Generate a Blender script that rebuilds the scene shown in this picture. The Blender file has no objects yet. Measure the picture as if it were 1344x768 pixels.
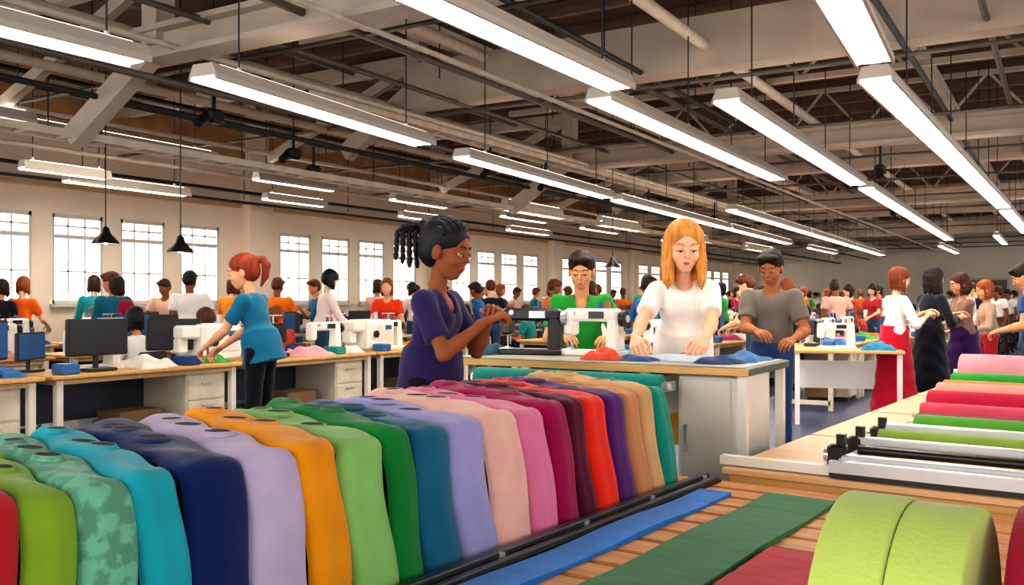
import bpy, math, random
import numpy as np
from mathutils import Matrix, Vector
random.seed(7); np.random.seed(7)
S=bpy.context.scene
YAW=math.radians(31.2); ROWA=math.radians(35.6)
H=1.3
# ---------------------------------------------------------------- materials
def lin(h):
    h=h.lstrip('#'); c=[int(h[i:i+2],16)/255 for i in (0,2,4)]
    return tuple((x/12.92 if x<=.04045 else ((x+.055)/1.055)**2.4) for x in c)+(1,)
MC={}
def mat(hexc,kind='paint',rough=.6,metal=0.,var=.12,scale=6.,bump=.0,emit=0.):
    key=(hexc,kind,rough,metal,var,scale,bump,emit)
    if key in MC: return MC[key]
    m=bpy.data.materials.new(kind+'_'+hexc.strip('#')); m.use_nodes=True
    nt=m.node_tree; b=nt.nodes['Principled BSDF']; c=lin(hexc)
    b.inputs['Roughness'].default_value=rough; b.inputs['Metallic'].default_value=metal
    if emit>0:
        b.inputs['Base Color'].default_value=c
        b.inputs['Emission Color'].default_value=c; b.inputs['Emission Strength'].default_value=emit
        MC[key]=m; return m
    tc=nt.nodes.new('ShaderNodeTexCoord'); 
    n=nt.nodes.new('ShaderNodeTexNoise'); n.inputs['Scale'].default_value=scale; n.inputs['Detail'].default_value=4
    nt.links.new(tc.outputs['Object'],n.inputs['Vector'])
    r=nt.nodes.new('ShaderNodeValToRGB')
    r.color_ramp.elements[0].position=.3; r.color_ramp.elements[1].position=.7
    r.color_ramp.elements[0].color=tuple(x*(1-var) for x in c[:3])+(1,)
    r.color_ramp.elements[1].color=tuple(min(1,x*(1+var)) for x in c[:3])+(1,)
    nt.links.new(n.outputs['Fac'],r.inputs['Fac']); nt.links.new(r.outputs['Color'],b.inputs['Base Color'])
    mp=None
    if kind=='wood':
        mp=nt.nodes.new('ShaderNodeMapping'); mp.inputs['Scale'].default_value=(1,9,9)
        nt.links.new(tc.outputs['Object'],mp.inputs['Vector']); nt.links.new(mp.outputs['Vector'],n.inputs['Vector'])
    if kind in('fabric','mottled'):
        b.inputs['Sheen Weight'].default_value=.2; b.inputs['Specular IOR Level'].default_value=.1
    if kind=='hair':
        mp=nt.nodes.new('ShaderNodeMapping'); mp.inputs['Scale'].default_value=(30,30,2); b.inputs['Specular IOR Level'].default_value=.3
        nt.links.new(tc.outputs['Object'],mp.inputs['Vector']); nt.links.new(mp.outputs['Vector'],n.inputs['Vector'])
    if kind=='skin':
        b.inputs['Subsurface Weight'].default_value=.06; b.inputs['Specular IOR Level'].default_value=.2
        b.inputs['Subsurface Radius'].default_value=(.02,.008,.004)
    if kind=='mottled':
        r.color_ramp.elements[0].position=.45; r.color_ramp.elements[1].position=.55
    if bump>0:
        n2=nt.nodes.new('ShaderNodeTexNoise'); n2.inputs['Scale'].default_value=scale*(12 if kind!='hair' else 3); n2.inputs['Detail'].default_value=3
        nt.links.new((mp if kind=='hair' else tc).outputs['Vector' if kind=='hair' else 'Object'],n2.inputs['Vector'])
        bp=nt.nodes.new('ShaderNodeBump'); bp.inputs['Strength'].default_value=bump; bp.inputs['Distance'].default_value=.01
        nt.links.new(n2.outputs['Fac'],bp.inputs['Height']); nt.links.new(bp.outputs['Normal'],b.inputs['Normal'])
    if kind in('fabric','mottled'):   # soft creases
        n3=nt.nodes.new('ShaderNodeTexNoise'); n3.inputs['Scale'].default_value=5; n3.inputs['Detail'].default_value=1; n3.inputs['Distortion'].default_value=.8
        m3=nt.nodes.new('ShaderNodeMapping'); m3.inputs['Scale'].default_value=(1,1.6,.5); nt.links.new(tc.outputs['Object'],m3.inputs['Vector']); nt.links.new(m3.outputs['Vector'],n3.inputs['Vector'])
        b3=nt.nodes.new('ShaderNodeBump'); b3.inputs['Strength'].default_value=.2; b3.inputs['Distance'].default_value=.03
        nt.links.new(n3.outputs['Fac'],b3.inputs['Height']); nt.links.new(bp.outputs['Normal'],b3.inputs['Normal']); nt.links.new(b3.outputs['Normal'],b.inputs['Normal'])
    MC[key]=m; return m
def fab(h,var=.1): return mat(h,'fabric',.95,0,var,9,.2)
def hairm(h): return mat(h,'hair',.55,0,.35,1.5,.12)
def skinm(h): return mat(h,'skin',.6,0,.04,4)
WHITE=mat('#f1eee7','paint',.4,var=.03); OFFW=mat('#e2dbcd','paint',.6,var=.05)
DARK=mat('#22262c','paint',.5); BLACK=mat('#131417','paint',.35); STEEL=mat('#b9bec4','metal',.3,.7,.08)
WOOD=mat('#dca864','wood',.5,var=.15,scale=3,bump=.05)
WOODL=mat('#e2b483','wood',.45,var=.07,scale=2); WOODD=mat('#7a4c2b','wood',.6,var=.25,scale=3)
BLUEP=mat('#1d5a96','paint',.4); BEAM=mat('#c6b8a8','paint',.7,var=.12,scale=2,bump=.05)
LAMP=mat('#fff2e2','lamp',emit=15.); UPFILL=mat('#fff0dc','upfill',emit=2.5)
# ---------------------------------------------------------------- mesh builder
class MB:
    def __init__(s): s.v=[];s.f=[];s.mi=[];s.mats=[];s.sm=[];s.M=Matrix.Identity(4)
    def _m(s,m):
        if m not in s.mats: s.mats.append(m)
        return s.mats.index(m)
    def add(s,vs,fs,m,smooth=False):
        o=len(s.v); s.v+= [tuple(s.M@Vector(v)) for v in vs]
        s.f+=[tuple(i+o for i in f) for f in fs]; k=s._m(m); s.mi+=[k]*len(fs); s.sm+=[smooth]*len(fs)
    def arr(s,V,F,m):
        o=len(s.v); s.v+=V.tolist(); s.f+=[tuple(x) for x in (F+o).tolist()]
        k=s._m(m); s.mi+=[k]*len(F); s.sm+=[True]*len(F)
    def box(s,c,sz,m,rz=0,taper=1.,ch=0.):
        cx,cy,cz=c; a,b,h=sz[0]/2,sz[1]/2,sz[2]/2; R=Matrix.Rotation(rz,3,'Z')
        def ring(z,k,ins=0):
            x=a*k-ins;y=b*k-ins
            if ch>0:
                e=min(ch,x*.9,y*.9)
                return [(-x+e,-y,z),(x-e,-y,z),(x,-y+e,z),(x,y-e,z),(x-e,y,z),(-x+e,y,z),(-x,y-e,z),(-x,-y+e,z)]
            return [(-x,-y,z),(x,-y,z),(x,y,z),(-x,y,z)]
        if ch>0:
            e=min(ch,h*.9); rs=[ring(-h,1,e),ring(-h+e,1),ring(h-e,taper),ring(h,taper,e)]
        else: rs=[ring(-h,1),ring(h,taper)]
        n=len(rs[0]); vs=[];fs=[]
        for r in rs:
            for v in r:
                w=R@Vector(v); vs.append((w.x+cx,w.y+cy,w.z+cz))
        fs.append(tuple(range(n-1,-1,-1))); L=len(rs)
        for k in range(L-1):
            for i in range(n):
                j=(i+1)%n; fs.append((k*n+i,k*n+j,(k+1)*n+j,(k+1)*n+i))
        fs.append(tuple((L-1)*n+i for i in range(n)))
        s.add(vs,fs,m)
    def beam(s,p0,p1,w,h,m,wt=None):
        p0=Vector(p0);p1=Vector(p1);d=(p1-p0).normalized()
        side=d.cross(Vector((0,0,1))); side=Vector((1,0,0)) if side.length<1e-4 else side.normalized()
        up=side.cross(d).normalized(); wt=w if wt is None else wt; vs=[]
        for p in (p0,p1):
            for (x,y,ww) in ((-1,-1,w),(1,-1,w),(1,1,wt),(-1,1,wt)):
                vs.append(tuple(p+side*x*ww/2+up*y*h/2))
        s.add(vs,[(0,1,2,3),(7,6,5,4),(0,4,5,1),(1,5,6,2),(2,6,7,3),(3,7,4,0)],m)
    def ibeam(s,p0,p1,w,h,m,t=.03):
        p0=Vector(p0);p1=Vector(p1);z=Vector((0,0,h/2-t/2))
        s.beam(p0+z,p1+z,w,t,m); s.beam(p0-z,p1-z,w,t,m); s.beam(p0,p1,t*1.2,h-t,m)
    def cyl(s,p0,p1,r0,m,r1=None,n=12,cap=True,smooth=True):
        p0=Vector(p0);p1=Vector(p1);r1=r0 if r1 is None else r1;d=(p1-p0).normalized()
        a=d.orthogonal().normalized();b=d.cross(a);vs=[]
        for p,r in ((p0,r0),(p1,r1)):
            for i in range(n):
                t=2*math.pi*i/n; vs.append(tuple(p+a*math.cos(t)*r+b*math.sin(t)*r))
        s.add(vs,[(i,(i+1)%n,n+(i+1)%n,n+i) for i in range(n)],m,smooth)
        if cap: s.add(vs,[tuple(range(n-1,-1,-1)),tuple(range(n,2*n))],m)
    def lathe(s,p,ax,prof,m,n=28):
        p=Vector(p);d=Vector(ax).normalized();a=d.orthogonal().normalized();b=d.cross(a);vs=[];fs=[]
        for (h,r) in prof:
            for i in range(n):
                t=2*math.pi*i/n; vs.append(tuple(p+d*h+a*math.cos(t)*r+b*math.sin(t)*r))
        for k in range(len(prof)-1):
            for i in range(n):
                j=(i+1)%n; fs.append((k*n+i,k*n+j,(k+1)*n+j,(k+1)*n+i))
        s.add(vs,fs,m,True)
    def ball(s,c,r,m,n=10):
        r=(r,r,r) if not isinstance(r,(tuple,list)) else r; vs=[];fs=[]
        for j in range(n+1):
            ph=math.pi*j/n
            for i in range(n*2):
                th=math.pi*i/n; vs.append((c[0]+r[0]*math.sin(ph)*math.cos(th),c[1]+r[1]*math.sin(ph)*math.sin(th),c[2]-r[2]*math.cos(ph)))
        N=2*n
        for j in range(n):
            for i in range(N):
                k=(i+1)%N; fs.append((j*N+i,j*N+k,(j+1)*N+k,(j+1)*N+i))
        s.add(vs,fs,m,True)
    def mesh(s,name):
        me=bpy.data.meshes.new(name); me.from_pydata(s.v,[],s.f)
        for m in s.mats: me.materials.append(m)
        me.polygons.foreach_set('material_index',s.mi); me.polygons.foreach_set('use_smooth',s.sm); me.update(); return me
    def obj(s,name,frame=None,loc=None,rz=0):
        return place(s.mesh(name),name,frame,loc,rz)
def place(me,name,frame=None,loc=None,rz=0):
    o=bpy.data.objects.new(name,me); S.collection.objects.link(o)
    if frame=='B': F=Matrix.Rotation(-YAW,4,'Z')
    elif frame=='R': F=Matrix.Translation((-.96,1.72,0))@Matrix.Rotation(-ROWA,4,'Z')
    else: F=Matrix.Identity(4)
    L=Matrix.Translation(loc or (0,0,0))@Matrix.Rotation(rz,4,'Z')
    o.matrix_world=F@L; return o
def B2W(q,p): return (q*math.cos(YAW)+p*math.sin(YAW), -q*math.sin(YAW)+p*math.cos(YAW))
def W2B(u,v): return (u*math.cos(YAW)-v*math.sin(YAW), u*math.sin(YAW)+v*math.cos(YAW))
# ---------------------------------------------------------------- SDF surfaces
def nets(F,org,vox):
    n=F.shape; C=(n[0]-1,n[1]-1,n[2]-1)
    acc=np.zeros(C+(3,),np.float32);cnt=np.zeros(C,np.float32); masks=[]
    for ax in range(3):
        s0=[slice(None)]*3;s1=[slice(None)]*3; s0[ax]=slice(0,-1);s1[ax]=slice(1,None)
        A=F[tuple(s0)];Bv=F[tuple(s1)];mk=(A<0)!=(Bv<0); den=A-Bv; den=np.where(np.abs(den)<1e-9,1e-9,den)
        t=np.where(mk,A/den,0); masks.append((mk,A<0)); a1=(ax+1)%3;a2=(ax+2)%3
        for o1 in (0,1):
            for o2 in (0,1):
                sl=[slice(None)]*3; sl[a1]=slice(o1,n[a1]-1+o1); sl[a2]=slice(o2,n[a2]-1+o2); sl=tuple(sl)
                m=mk[sl]; cnt+=m; acc[...,ax]+=t[sl]; acc[...,a1]+=m*o1; acc[...,a2]+=m*o2
    act=cnt>0; idx=-np.ones(C,np.int64); ijk=np.argwhere(act); idx[act]=np.arange(len(ijk))
    V=(ijk+acc[act]/cnt[act][:,None])*vox+org; Q=[]
    for ax in range(3):
        mk,lo=masks[ax]; a1=(ax+1)%3;a2=(ax+2)%3
        e=np.argwhere(mk); e=e[(e[:,a1]>0)&(e[:,a1]<n[a1]-1)&(e[:,a2]>0)&(e[:,a2]<n[a2]-1)]
        if len(e)==0: continue
        def cell(d1,d2):
            c=e.copy(); c[:,a1]+=d1; c[:,a2]+=d2; return idx[c[:,0],c[:,1],c[:,2]]
        q=np.stack([cell(-1,-1),cell(0,-1),cell(0,0),cell(-1,0)],1); l=lo[e[:,0],e[:,1],e[:,2]]
        q[~l]=q[~l][:,::-1]; Q.append(q)
    return V,np.concatenate(Q)
def npm(M): return np.array(M,dtype=np.float64)
class SD:
    def __init__(s): s.p=[];s.lo=[];s.hi=[]
    def _b(s,pts,r,M):
        for q in pts:
            w=npm(M)@np.array([*q,1.]); s.lo.append(w[:3]-r); s.hi.append(w[:3]+r)
    def cap(s,a,b,ra,rb=None,M=None,k=.02,op='u'):
        M=M or Matrix.Identity(4); rb=ra if rb is None else rb; s.p.append(('c',a,b,ra,rb,M,k,op))
        if op=='u': s._b([a,b],max(ra,rb)*M.median_scale+.01,M)
        return s
    def cut(s,a,b,ra,rb,M=None,k=.01,op='u'):
        M=M or Matrix.Identity(4); s.p.append(('f',a,b,ra,rb,M,k,op))
        if op=='u': s._b([a,b],max(ra,rb)*M.median_scale+.01,M)
        return s
    def ell(s,c,r,M=None,k=.03,op='u'):
        M=M or Matrix.Identity(4); r=(r,r,r) if isinstance(r,(int,float)) else r; s.p.append(('e',c,None,r,None,M,k,op))
        if op=='u': s._b([c],max(r)*M.median_scale+.01,M)
        return s
    def plane(s,c,nrm,M=None,k=.004):
        s.p.append(('p',c,nrm,0,0,M or Matrix.Identity(4),k,'i')); return s
    def build(s,vox,wr=0.):
        lo=np.min(s.lo,0)-2*vox;hi=np.max(s.hi,0)+2*vox
        n=np.maximum(4,np.ceil((hi-lo)/vox).astype(int)+1)
        g=np.stack(np.meshgrid(*[lo[i]+vox*np.arange(n[i]) for i in range(3)],indexing='ij'),-1).reshape(-1,3)
        D=np.full(len(g),9.)
        cache={}
        for (kd,a,b,ra,rb,M,k,op) in s.p:
            key=tuple(np.round(npm(M).ravel(),6))
            if key not in cache:
                Mi=npm(M.inverted()); cache[key]=(g@Mi[:3,:3].T+Mi[:3,3]).astype(np.float32)
            P=cache[key]; sc=M.median_scale
            if kd in 'cf':
                a=np.array(a);b=np.array(b);ba=b-a;L=np.linalg.norm(ba)+1e-9;q=P-a.astype(np.float32);h=(q@ba.astype(np.float32))/(L*L)
                hc=np.clip(h,0,1)
                if kd=='c': d=np.linalg.norm(q-hc[:,None]*ba,axis=1)-(ra+(rb-ra)*hc)
                else: d=np.maximum(np.linalg.norm(q-h[:,None]*ba,axis=1)-(ra+(rb-ra)*hc),np.maximum((h-1)*L,-h*L))
            elif kd=='e':
                q=(P-np.array(a,np.float32));r=np.array(ra,np.float32)
                k0=np.linalg.norm(q/r,axis=1);k1=np.linalg.norm(q/(r*r),axis=1)+1e-6; d=k0*(k0-1)/k1
            else: d=(P-np.array(a,np.float32))@np.array(b,np.float32)
            d=d*sc
            if op=='u': h=np.clip(.5+.5*(D-d)/k,0,1); D=D*(1-h)+d*h-k*h*(1-h)
            else:
                if op=='s': d=-d
                h=np.clip(.5-.5*(D-d)/k,0,1); D=D*(1-h)+d*h+k*h*(1-h)
        if wr: D=D+wr*(np.sin(g[:,2]*38+g[:,0]*22+3*np.sin(g[:,1]*14))+.6*np.sin(g[:,0]*47-g[:,2]*25+2))
        return nets(D.reshape(n),lo,vox)
# ---------------------------------------------------------------- people
def ik(sh,tg,l1,l2,pole):
    sh=Vector(sh);tg=Vector(tg);d=tg-sh;L=d.length;mx=(l1+l2)*.985
    if L>mx: tg=sh+d*(mx/L);d=tg-sh;L=mx
    a=(l1*l1-l2*l2+L*L)/(2*L);h=math.sqrt(max(0,l1*l1-a*a));dn=d.normalized();pl=Vector(pole);pl=(pl-dn*pl.dot(dn)).normalized()
    return sh+dn*a+pl*h,tg
def add_hand(mb,wrist,direc,up,side,skin,curl,vox,sc=1.):
    y=Vector(direc).normalized();z=Vector(up);z=(z-y*z.dot(y)).normalized();x=y.cross(z)
    M=Matrix.Translation(wrist)@Matrix((x,y,z)).transposed().to_4x4()@Matrix.Scale(sc,4)
    s=SD(); s.cap((0,-.03,0),(0,.015,0),.021,.02,M,k=.006)
    for i,(kx,ky,ln,dc) in enumerate([(.030,.082,.92,0),(.010,.088,1.05,.08),(-.010,.085,.98,.16),(-.029,.076,.78,.26)]):
        kx*=side
        s.cap((kx*.5,.012,0),(kx,ky,0),.013,.0105,M,k=.008)
        p=Vector((kx,ky,0)); ang=0; c=curl+dc
        for L,r in ((.04,.0092),(.027,.0082),(.021,.0072)):
            ang+=c; q=p+Vector((kx*.12,math.cos(ang),-math.sin(ang)))*L*ln
            s.cap(p,q,r,r*.92,M,k=.003); p=q
    t0=Vector((side*.02,.022,-.004));t1=Vector((side*.05,.055,-.016));t2=Vector((side*.053,.085,-.03-.02*curl));t3=Vector((side*.045,.105,-.04-.03*curl))
    s.cap(t0,t1,.0135,.011,M,k=.007);s.cap(t1,t2,.0105,.0095,M,k=.003);s.cap(t2,t3,.009,.0075,M,k=.003)
    V,F=s.build(vox); mb.arr(V,F,skin)
def person(name,u,v,face,h=1.68,hs=1.2,skin='#e8b595',hair='#4a2a1a',top='#ffffff',bottom='#26304a',style='short',hands=None,
           lean=6,pitch=25,hyaw=0,roll=0,fem=True,skirt=None,sit=False,vox=.012,sleeve=.55,curl=.45,tunic=0,vneck=False,shoe='#1c1c22'):
    th=math.radians(face); sc=h/1.68
    OM=Matrix.Translation((u,v,0))@Matrix.Rotation(th,4,'Z')@Matrix.Scale(sc,4); OI=OM.inverted()
    sk=skinm(skin);tp=fab(top,.06);bt=fab(bottom,.08);hm=hairm(hair);mb=MB()
    big=vox<.02; hv=.0046*hs if big else .013; dz=-.42 if sit else 0.
    zn=1.68-.235*hs-.045; ts=(zn-.03-.9)/(1.40-.9)
    Z=lambda z:.9+(z-.9)*ts
    PV=Matrix.Translation((0,0,.95)); T=Matrix.Translation((0,0,dz))@PV@Matrix.Rotation(-math.radians(lean),4,'X')@PV.inverted()
    W=Matrix.Translation((0,0,dz))
    sw=.150 if fem else .178
    hc=T@Vector((0,.03,1.68-.118*hs)); HM=Matrix.Translation(hc)@Matrix.Rotation(math.radians(hyaw),4,'Z')@Matrix.Rotation(math.radians(roll),4,'Y')@Matrix.Rotation(-math.radians(pitch),4,'X')@Matrix.Scale(hs,4)
    s=SD(); s.ell((0,-.012,.03),(.072,.092,.086),HM); s.ell((0,.022,-.032),(.055 if fem else .060,.064,.072),HM,k=.03)
    s.ell((0,.052,-.086),(.019 if fem else .026,.017,.015),HM,k=.035)
    for x in (-1,1):
        s.ell((x*.035,.055,-.030),(.021,.022,.020),HM,k=.02)
        s.ell((x*.074,-.004,-.012),(.009,.019,.03),HM,k=.006)
    s.cap((-.028,.071,.028),(.028,.071,.028),.009,None,HM,k=.02)
    if big:
        for x in (-1,1): s.ell((x*.029,.105,.002),(.017,.016,.012),HM,k=.014,op='s')
        for x in (-1,1): s.ell((x*.029,.0763,.0052),(.0165,.0121,.0080),HM,k=.005)
    s.cap((0,.084,.006),(0,.099,-.024),.0045,.0070,HM,k=.012)
    for x in (-1,1): s.ell((x*.008,.090,-.027),.0052,HM,k=.006)
    s.ell((0,.076,-.056),(.020,.012,.013),HM,k=.014)
    V,F=s.build(hv); mb.arr(V,F,sk)
    if big:
        ew=mat('#e6dcd0','eye',.3,var=.01); ir=mat('#2e2018','iris',.4,var=.05); lp=mat('#cc5a50' if fem else '#a8644f','lips',.5,var=.03); br=mat(hair,'brow',.7)
        mb.M=HM
        for x in (-1,1):
            mb.ball((x*.029,.0762,-.0012),(.0145,.0120,.0080),ew,8)
            mb.ball((x*.029,.0850,-.0030),(.0060,.0046,.0052),ir,7)
            pts=[(x*.014,.0855,-.0005),(x*.021,.0895,.0015),(x*.030,.0900,.0018),(x*.040,.0855,.0002),(x*.048,.078,-.003)]
            for a,b in zip(pts,pts[1:]): mb.cyl(a,b,.0017,ir,n=5)
            pts=[(x*.013,.0855,.024),(x*.024,.0865,.030),(x*.036,.082,.031),(x*.047,.074,.025)]
            for a,b in zip(pts,pts[1:]): mb.cyl(a,b,.0024,br,n=5)
        s=SD()
        for x in (-1,1):
            s.cap((x*.020,.078,-.0495),(x*.010,.086,-.0530),.0014,.0026,HM,k=.003); s.cap((x*.010,.086,-.0530),(0,.0885,-.0525),.0026,.0028,HM,k=.003)
            s.cap((x*.018,.079,-.0515),(x*.008,.0850,-.058),.0014,.0030,HM,k=.003)
        s.ell((0,.086,-.0585),(.010,.004,.004),HM,k=.004)
        V,F=s.build(.0022*hs); mb.M=Matrix.Identity(4); mb.arr(V,F,lp)
    Gr=Matrix.Rotation(math.radians(pitch+lean),3,'X')
    def hang(att,pts):
        a=Vector(att); out=[]
        for p_ in pts: w_=a+Gr@Vector(p_[:3]); out.append((w_.x,w_.y,w_.z,p_[3]))
        return out
    s=SD(); s.ell((0,-.02,.042),(.081,.100,.084),HM); s.ell((0,-.045,-.01),(.074,.068,.07),HM,k=.03)
    if style=='short':
        s.ell((0,.005,.076),(.070,.083,.048),HM,k=.02)
        for i in range(5): a=(i-2)*.024; s.ell((a,.062+.005*math.sin(i*2.1),.090),(.024,.022,.014),HM,k=.02)
    tails=[]
    if style=='long':
        for i,ad in enumerate(range(-128,129,16)):
            a=math.radians(ad); x=.074*math.sin(a); y=-.022-.074*math.cos(a); L=.165+.018*math.sin(i*2.3)
            r=.021 if abs(ad)<110 else .016
            tails.append([(x*.86,y*.8,.055,r)]+hang((x,y,0),[(0,0,0,r),(x*.07,0,-.5*L,r),(x*.09,.004,-.85*L,r*.8),(x*.02,.006,-L-.01,r*.3)]))
    if style=='pony': tails.append([(0,-.10,.06,.026)]+hang((0,-.12,.06),[(0,-.03,.005,.022),(0,-.06,-.03,.028),(0,-.07,-.10,.024),(0,-.06,-.17,.008)]))
    if style=='bob':
        for i,ad in enumerate(range(-112,113,28)):
            a=math.radians(ad); x=.066*math.sin(a); y=-.022-.060*math.cos(a)
            tails.append([(x*.9,y*.85,.05,.020)]+hang((x,y,0),[(0,0,0,.020),(x*.06,0,-.08,.019),(x*-.02,.006,-.125,.008)]))
    if style=='braids':
        for i in range(8):
            a=(i-3.5)*.3; L=.75+.1*((i*3)%4); pts=[(0,0,0,.011)]
            back=.035+.022*((i*5)%4)
            for j in range(1,13):
                f=j/12; r=.0105 if j%2 else .0075
                pts.append((math.sin(a)*(.012+.03*f),-back*min(1,f*3)-.01*f,.022*min(1,f*4)-.185*L*max(0,f-.12),r))
            tails.append(hang((math.sin(a)*.015,-.112,.07),pts))
        s.ell((0,-.115,.07),(.028,.026,.028),HM,k=.01)
        for i in range(11):
            x=(i-5)*.0155; pts=[]
            for j in range(9):
                f=j/8; an=math.radians(36+f*122); w_=math.sqrt(max(.05,1-(x/.086)**2))
                pts.append((x*(1-.6*f*f),-.02+.0985*w_*math.cos(an),.042+.083*w_*math.sin(an),.0065))
            tails.append(pts)
    for tl in tails:
        for a,b in zip(tl,tl[1:]): s.cap(a[:3],b[:3],a[3],b[3],HM,k=.002 if style=='braids' else .010)
    s.ell((0,.125,-.035),(.064,.10,.112 if fem else .108),HM,k=.008,op='s')
    for x in (-1,1): 
        if style in('pony','braids','short','bun'): s.ell((x*.088,.035,-.055),(.033,.055,.065),HM,k=.008,op='s')
    V,F=s.build(hv*(.75 if style=='braids' else .9) if big else hv*1.1); 
    if style!='braids' and big:
        Mi=npm(HM.inverted()); L_=V@Mi[:3,:3].T+Mi[:3,3]; an=np.arctan2(L_[:,0],L_[:,1]+.02); rad=np.stack([L_[:,0],L_[:,1]+.02,np.zeros(len(L_))],1); rad/=np.linalg.norm(rad,axis=1)[:,None]+1e-6
        L_=L_+rad*(.0015*np.sin(an*32+L_[:,2]*14))[:,None]; Mf=npm(HM); V=L_@Mf[:3,:3].T+Mf[:3,3]
    mb.arr(V,F,hm)
    nb=T@Vector((0,-.005,zn-.04)); hd=HM@Vector((0,-.012,-.05))
    s=SD(); s.cap(nb,hd,.046 if fem else .058,.042 if fem else .054,k=.03); s.cap(T@Vector((-.09,0,zn-.06)),T@Vector((.09,0,zn-.06)),.040,k=.03)
    s.ell((0,.015,zn-.09),(.09,.07,.06),T,k=.03)
    el=[]
    for i,sd in enumerate((1,-1)):
        sh=T@Vector((sd*sw,0,zn-.058))
        if hands and hands[i]: tg=OI@Vector(hands[i])
        else: tg=T@Vector((sd*.16,.30,1.02 if not sit else 1.12))
        e,w=ik(sh,tg,.285,.245,(sd*.5,-.5,-.75)); el.append((sh,e,w)); 
        s.cap(sh,e,.042 if fem else .053,.033 if fem else .042,k=.02); s.cap(e,e+(w-e)*.35,.034 if fem else .043,.034 if fem else .043,k=.02); s.cap(e+(w-e)*.3,w,.034 if fem else .043,.021 if fem else .027,k=.02)
    V,F=s.build(vox*.8 if big else vox); mb.arr(V,F,sk)
    for i,sd in enumerate((1,-1)):
        sh,e,w=el[i]; dr=(w-e).normalized(); dr=(dr+Vector((-sd*.25,.15,-.1))).normalized()
        add_hand(mb,w,dr,Vector((sd*.5,0,1)),-sd,sk,curl,.0042 if big else .008,1.08)
    s=SD()
    s.ell((0,0,Z(1.28)),(.142 if fem else .172,.100 if fem else .118,.17*ts),T,k=.05)
    s.cap((-sw*.84,0,zn-.078),(sw*.84,0,zn-.078),.050,None,T,k=.05)
    s.ell((0,0,Z(1.10)),(.126 if fem else .154,.096 if fem else .108,.17),T,k=.05)
    s.ell((0,-.005,.96),(.160,.118,.13),T,k=.07)
    if fem:
        for x in (-1,1): s.ell((x*.062,.060,Z(1.25)),(.052,.045,.052),T,k=.045)
    rs_=.057 if fem else .068
    for (sh,e,w) in el:
        f=sleeve
        if f<=1: s.cap(sh,sh+(e-sh)*f*.5,rs_,rs_*.98,k=.03); s.cut(sh+(e-sh)*.05,sh+(e-sh)*f,rs_*.95,rs_*1.04,k=.012)
        else:
            s.cap(sh,e,rs_,.048,k=.02); s.cut(e-(w-e)*.08,e+(w-e)*(f-1),.048,.036,k=.02)
    if tunic>.02: s.cut((0,0,.90-tunic),(0,0,1.03),.168+tunic*.12,.135,T,k=.07)
    s.plane((0,0,.93-tunic),(0,0,-1),T)
    s.ell((0,.07 if vneck else .05,zn+.01),(.062 if not vneck else .05,.085,.06 if not vneck else .13),T,k=.008,op='s')
    V,F=s.build(vox*.8 if big else vox,.0018); mb.arr(V,F,tp)
    s=SD()
    if sit:
        s.ell((0,-.02,.95),(.172,.14,.12),W,k=.04)
        legs=[((x*.09,0,.92+dz),(x*.12,.42,.95+dz),(x*.12,.40,.09)) for x in (-1,1)]
    else:
        s.ell((0,0,.93),(.160,.115,.13),k=.04); legs=[((x*.085,0,.88),(x*.095,.02,.49),(x*.10,-.01,.09)) for x in (-1,1)]
    if skirt:
        zt,zbm,r1=skirt; s.cut((0,0,zbm+dz),(0,0,zt+dz),r1,.14,k=.03)
        V,F=s.build(vox,.005); mb.arr(V,F,bt)
        s=SD()
        for a,b,c in legs: s.cap(a,b,.075,.052,k=.02); s.cap(b,c,.05,.034,k=.02)
        V,F=s.build(vox); mb.arr(V,F,sk)
    else:
        for a,b,c in legs: s.cap(a,b,.09,.062,k=.03); s.cut(b,(c[0],c[1],.07),.062,.055,k=.02)
        V,F=s.build(vox,.002); mb.arr(V,F,bt)
    s=SD()
    for a,b,c in legs: s.cap((c[0],c[1]-.03,.045),(c[0],c[1]+.15,.035),.042,.034,k=.01); s.cap((c[0],c[1],.12),(c[0],c[1],.05),.036,.045,k=.02)
    s.plane((0,0,.0),(0,0,-1)); V,F=s.build(max(vox,.012)); mb.arr(V,F,mat(shoe,'shoe',.4))
    me=mb.mesh(name); o=bpy.data.objects.new(name,me); S.collection.objects.link(o); o.matrix_world=OM
    return o
# ---------------------------------------------------------------- room shell (building frame: x=q, y=p)
CEIL=5.0; QL=-13.0; PF=44.6
wallm=mat('#f5e7d4','plaster',.85,var=.05,scale=.8,bump=.03)
mb=MB(); mb.box((-2,18.5,-.05),(23,54,.1),mat('#465070','epoxy',.35,var=.18,scale=1.2)); mb.obj('floor','B')
mb=MB(); mb.box((-2,20.5,CEIL+.05),(23,50,.1),mat('#4a2f22','wood',.8,var=.3,scale=2)); 
for p in np.arange(-3,44,1.0): mb.box((-2,p,CEIL-.09),(22.5,.09,.18),mat('#7a604e','wood',.8,var=.2,scale=2))
mb.obj('ceiling','B')
wins=[]; k=0; P0=-4.6; p=P0
while p<43:
    if k%5!=4: wins.append(p)
    p+=1.16; k+=1
W0,W1=1.25,2.62
mb=MB(); wt=.3
mb.box((QL-wt/2,19.5,W0/2),(wt,54,W0),wallm); mb.box((QL-wt/2,19.5,(W1+CEIL)/2),(wt,54,CEIL-W1),wallm)
ed=[-7.5]+[e for w in wins for e in (w,w+.84)]+[46.5]
for a,b in zip(ed[0::2],ed[1::2]): mb.box((QL-wt/2,(a+b)/2,(W0+W1)/2),(wt,b-a,W1-W0),wallm)
mb.obj('wall_left','B')
frm=mat('#d3d0ca','paint',.5,var=.02)
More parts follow.
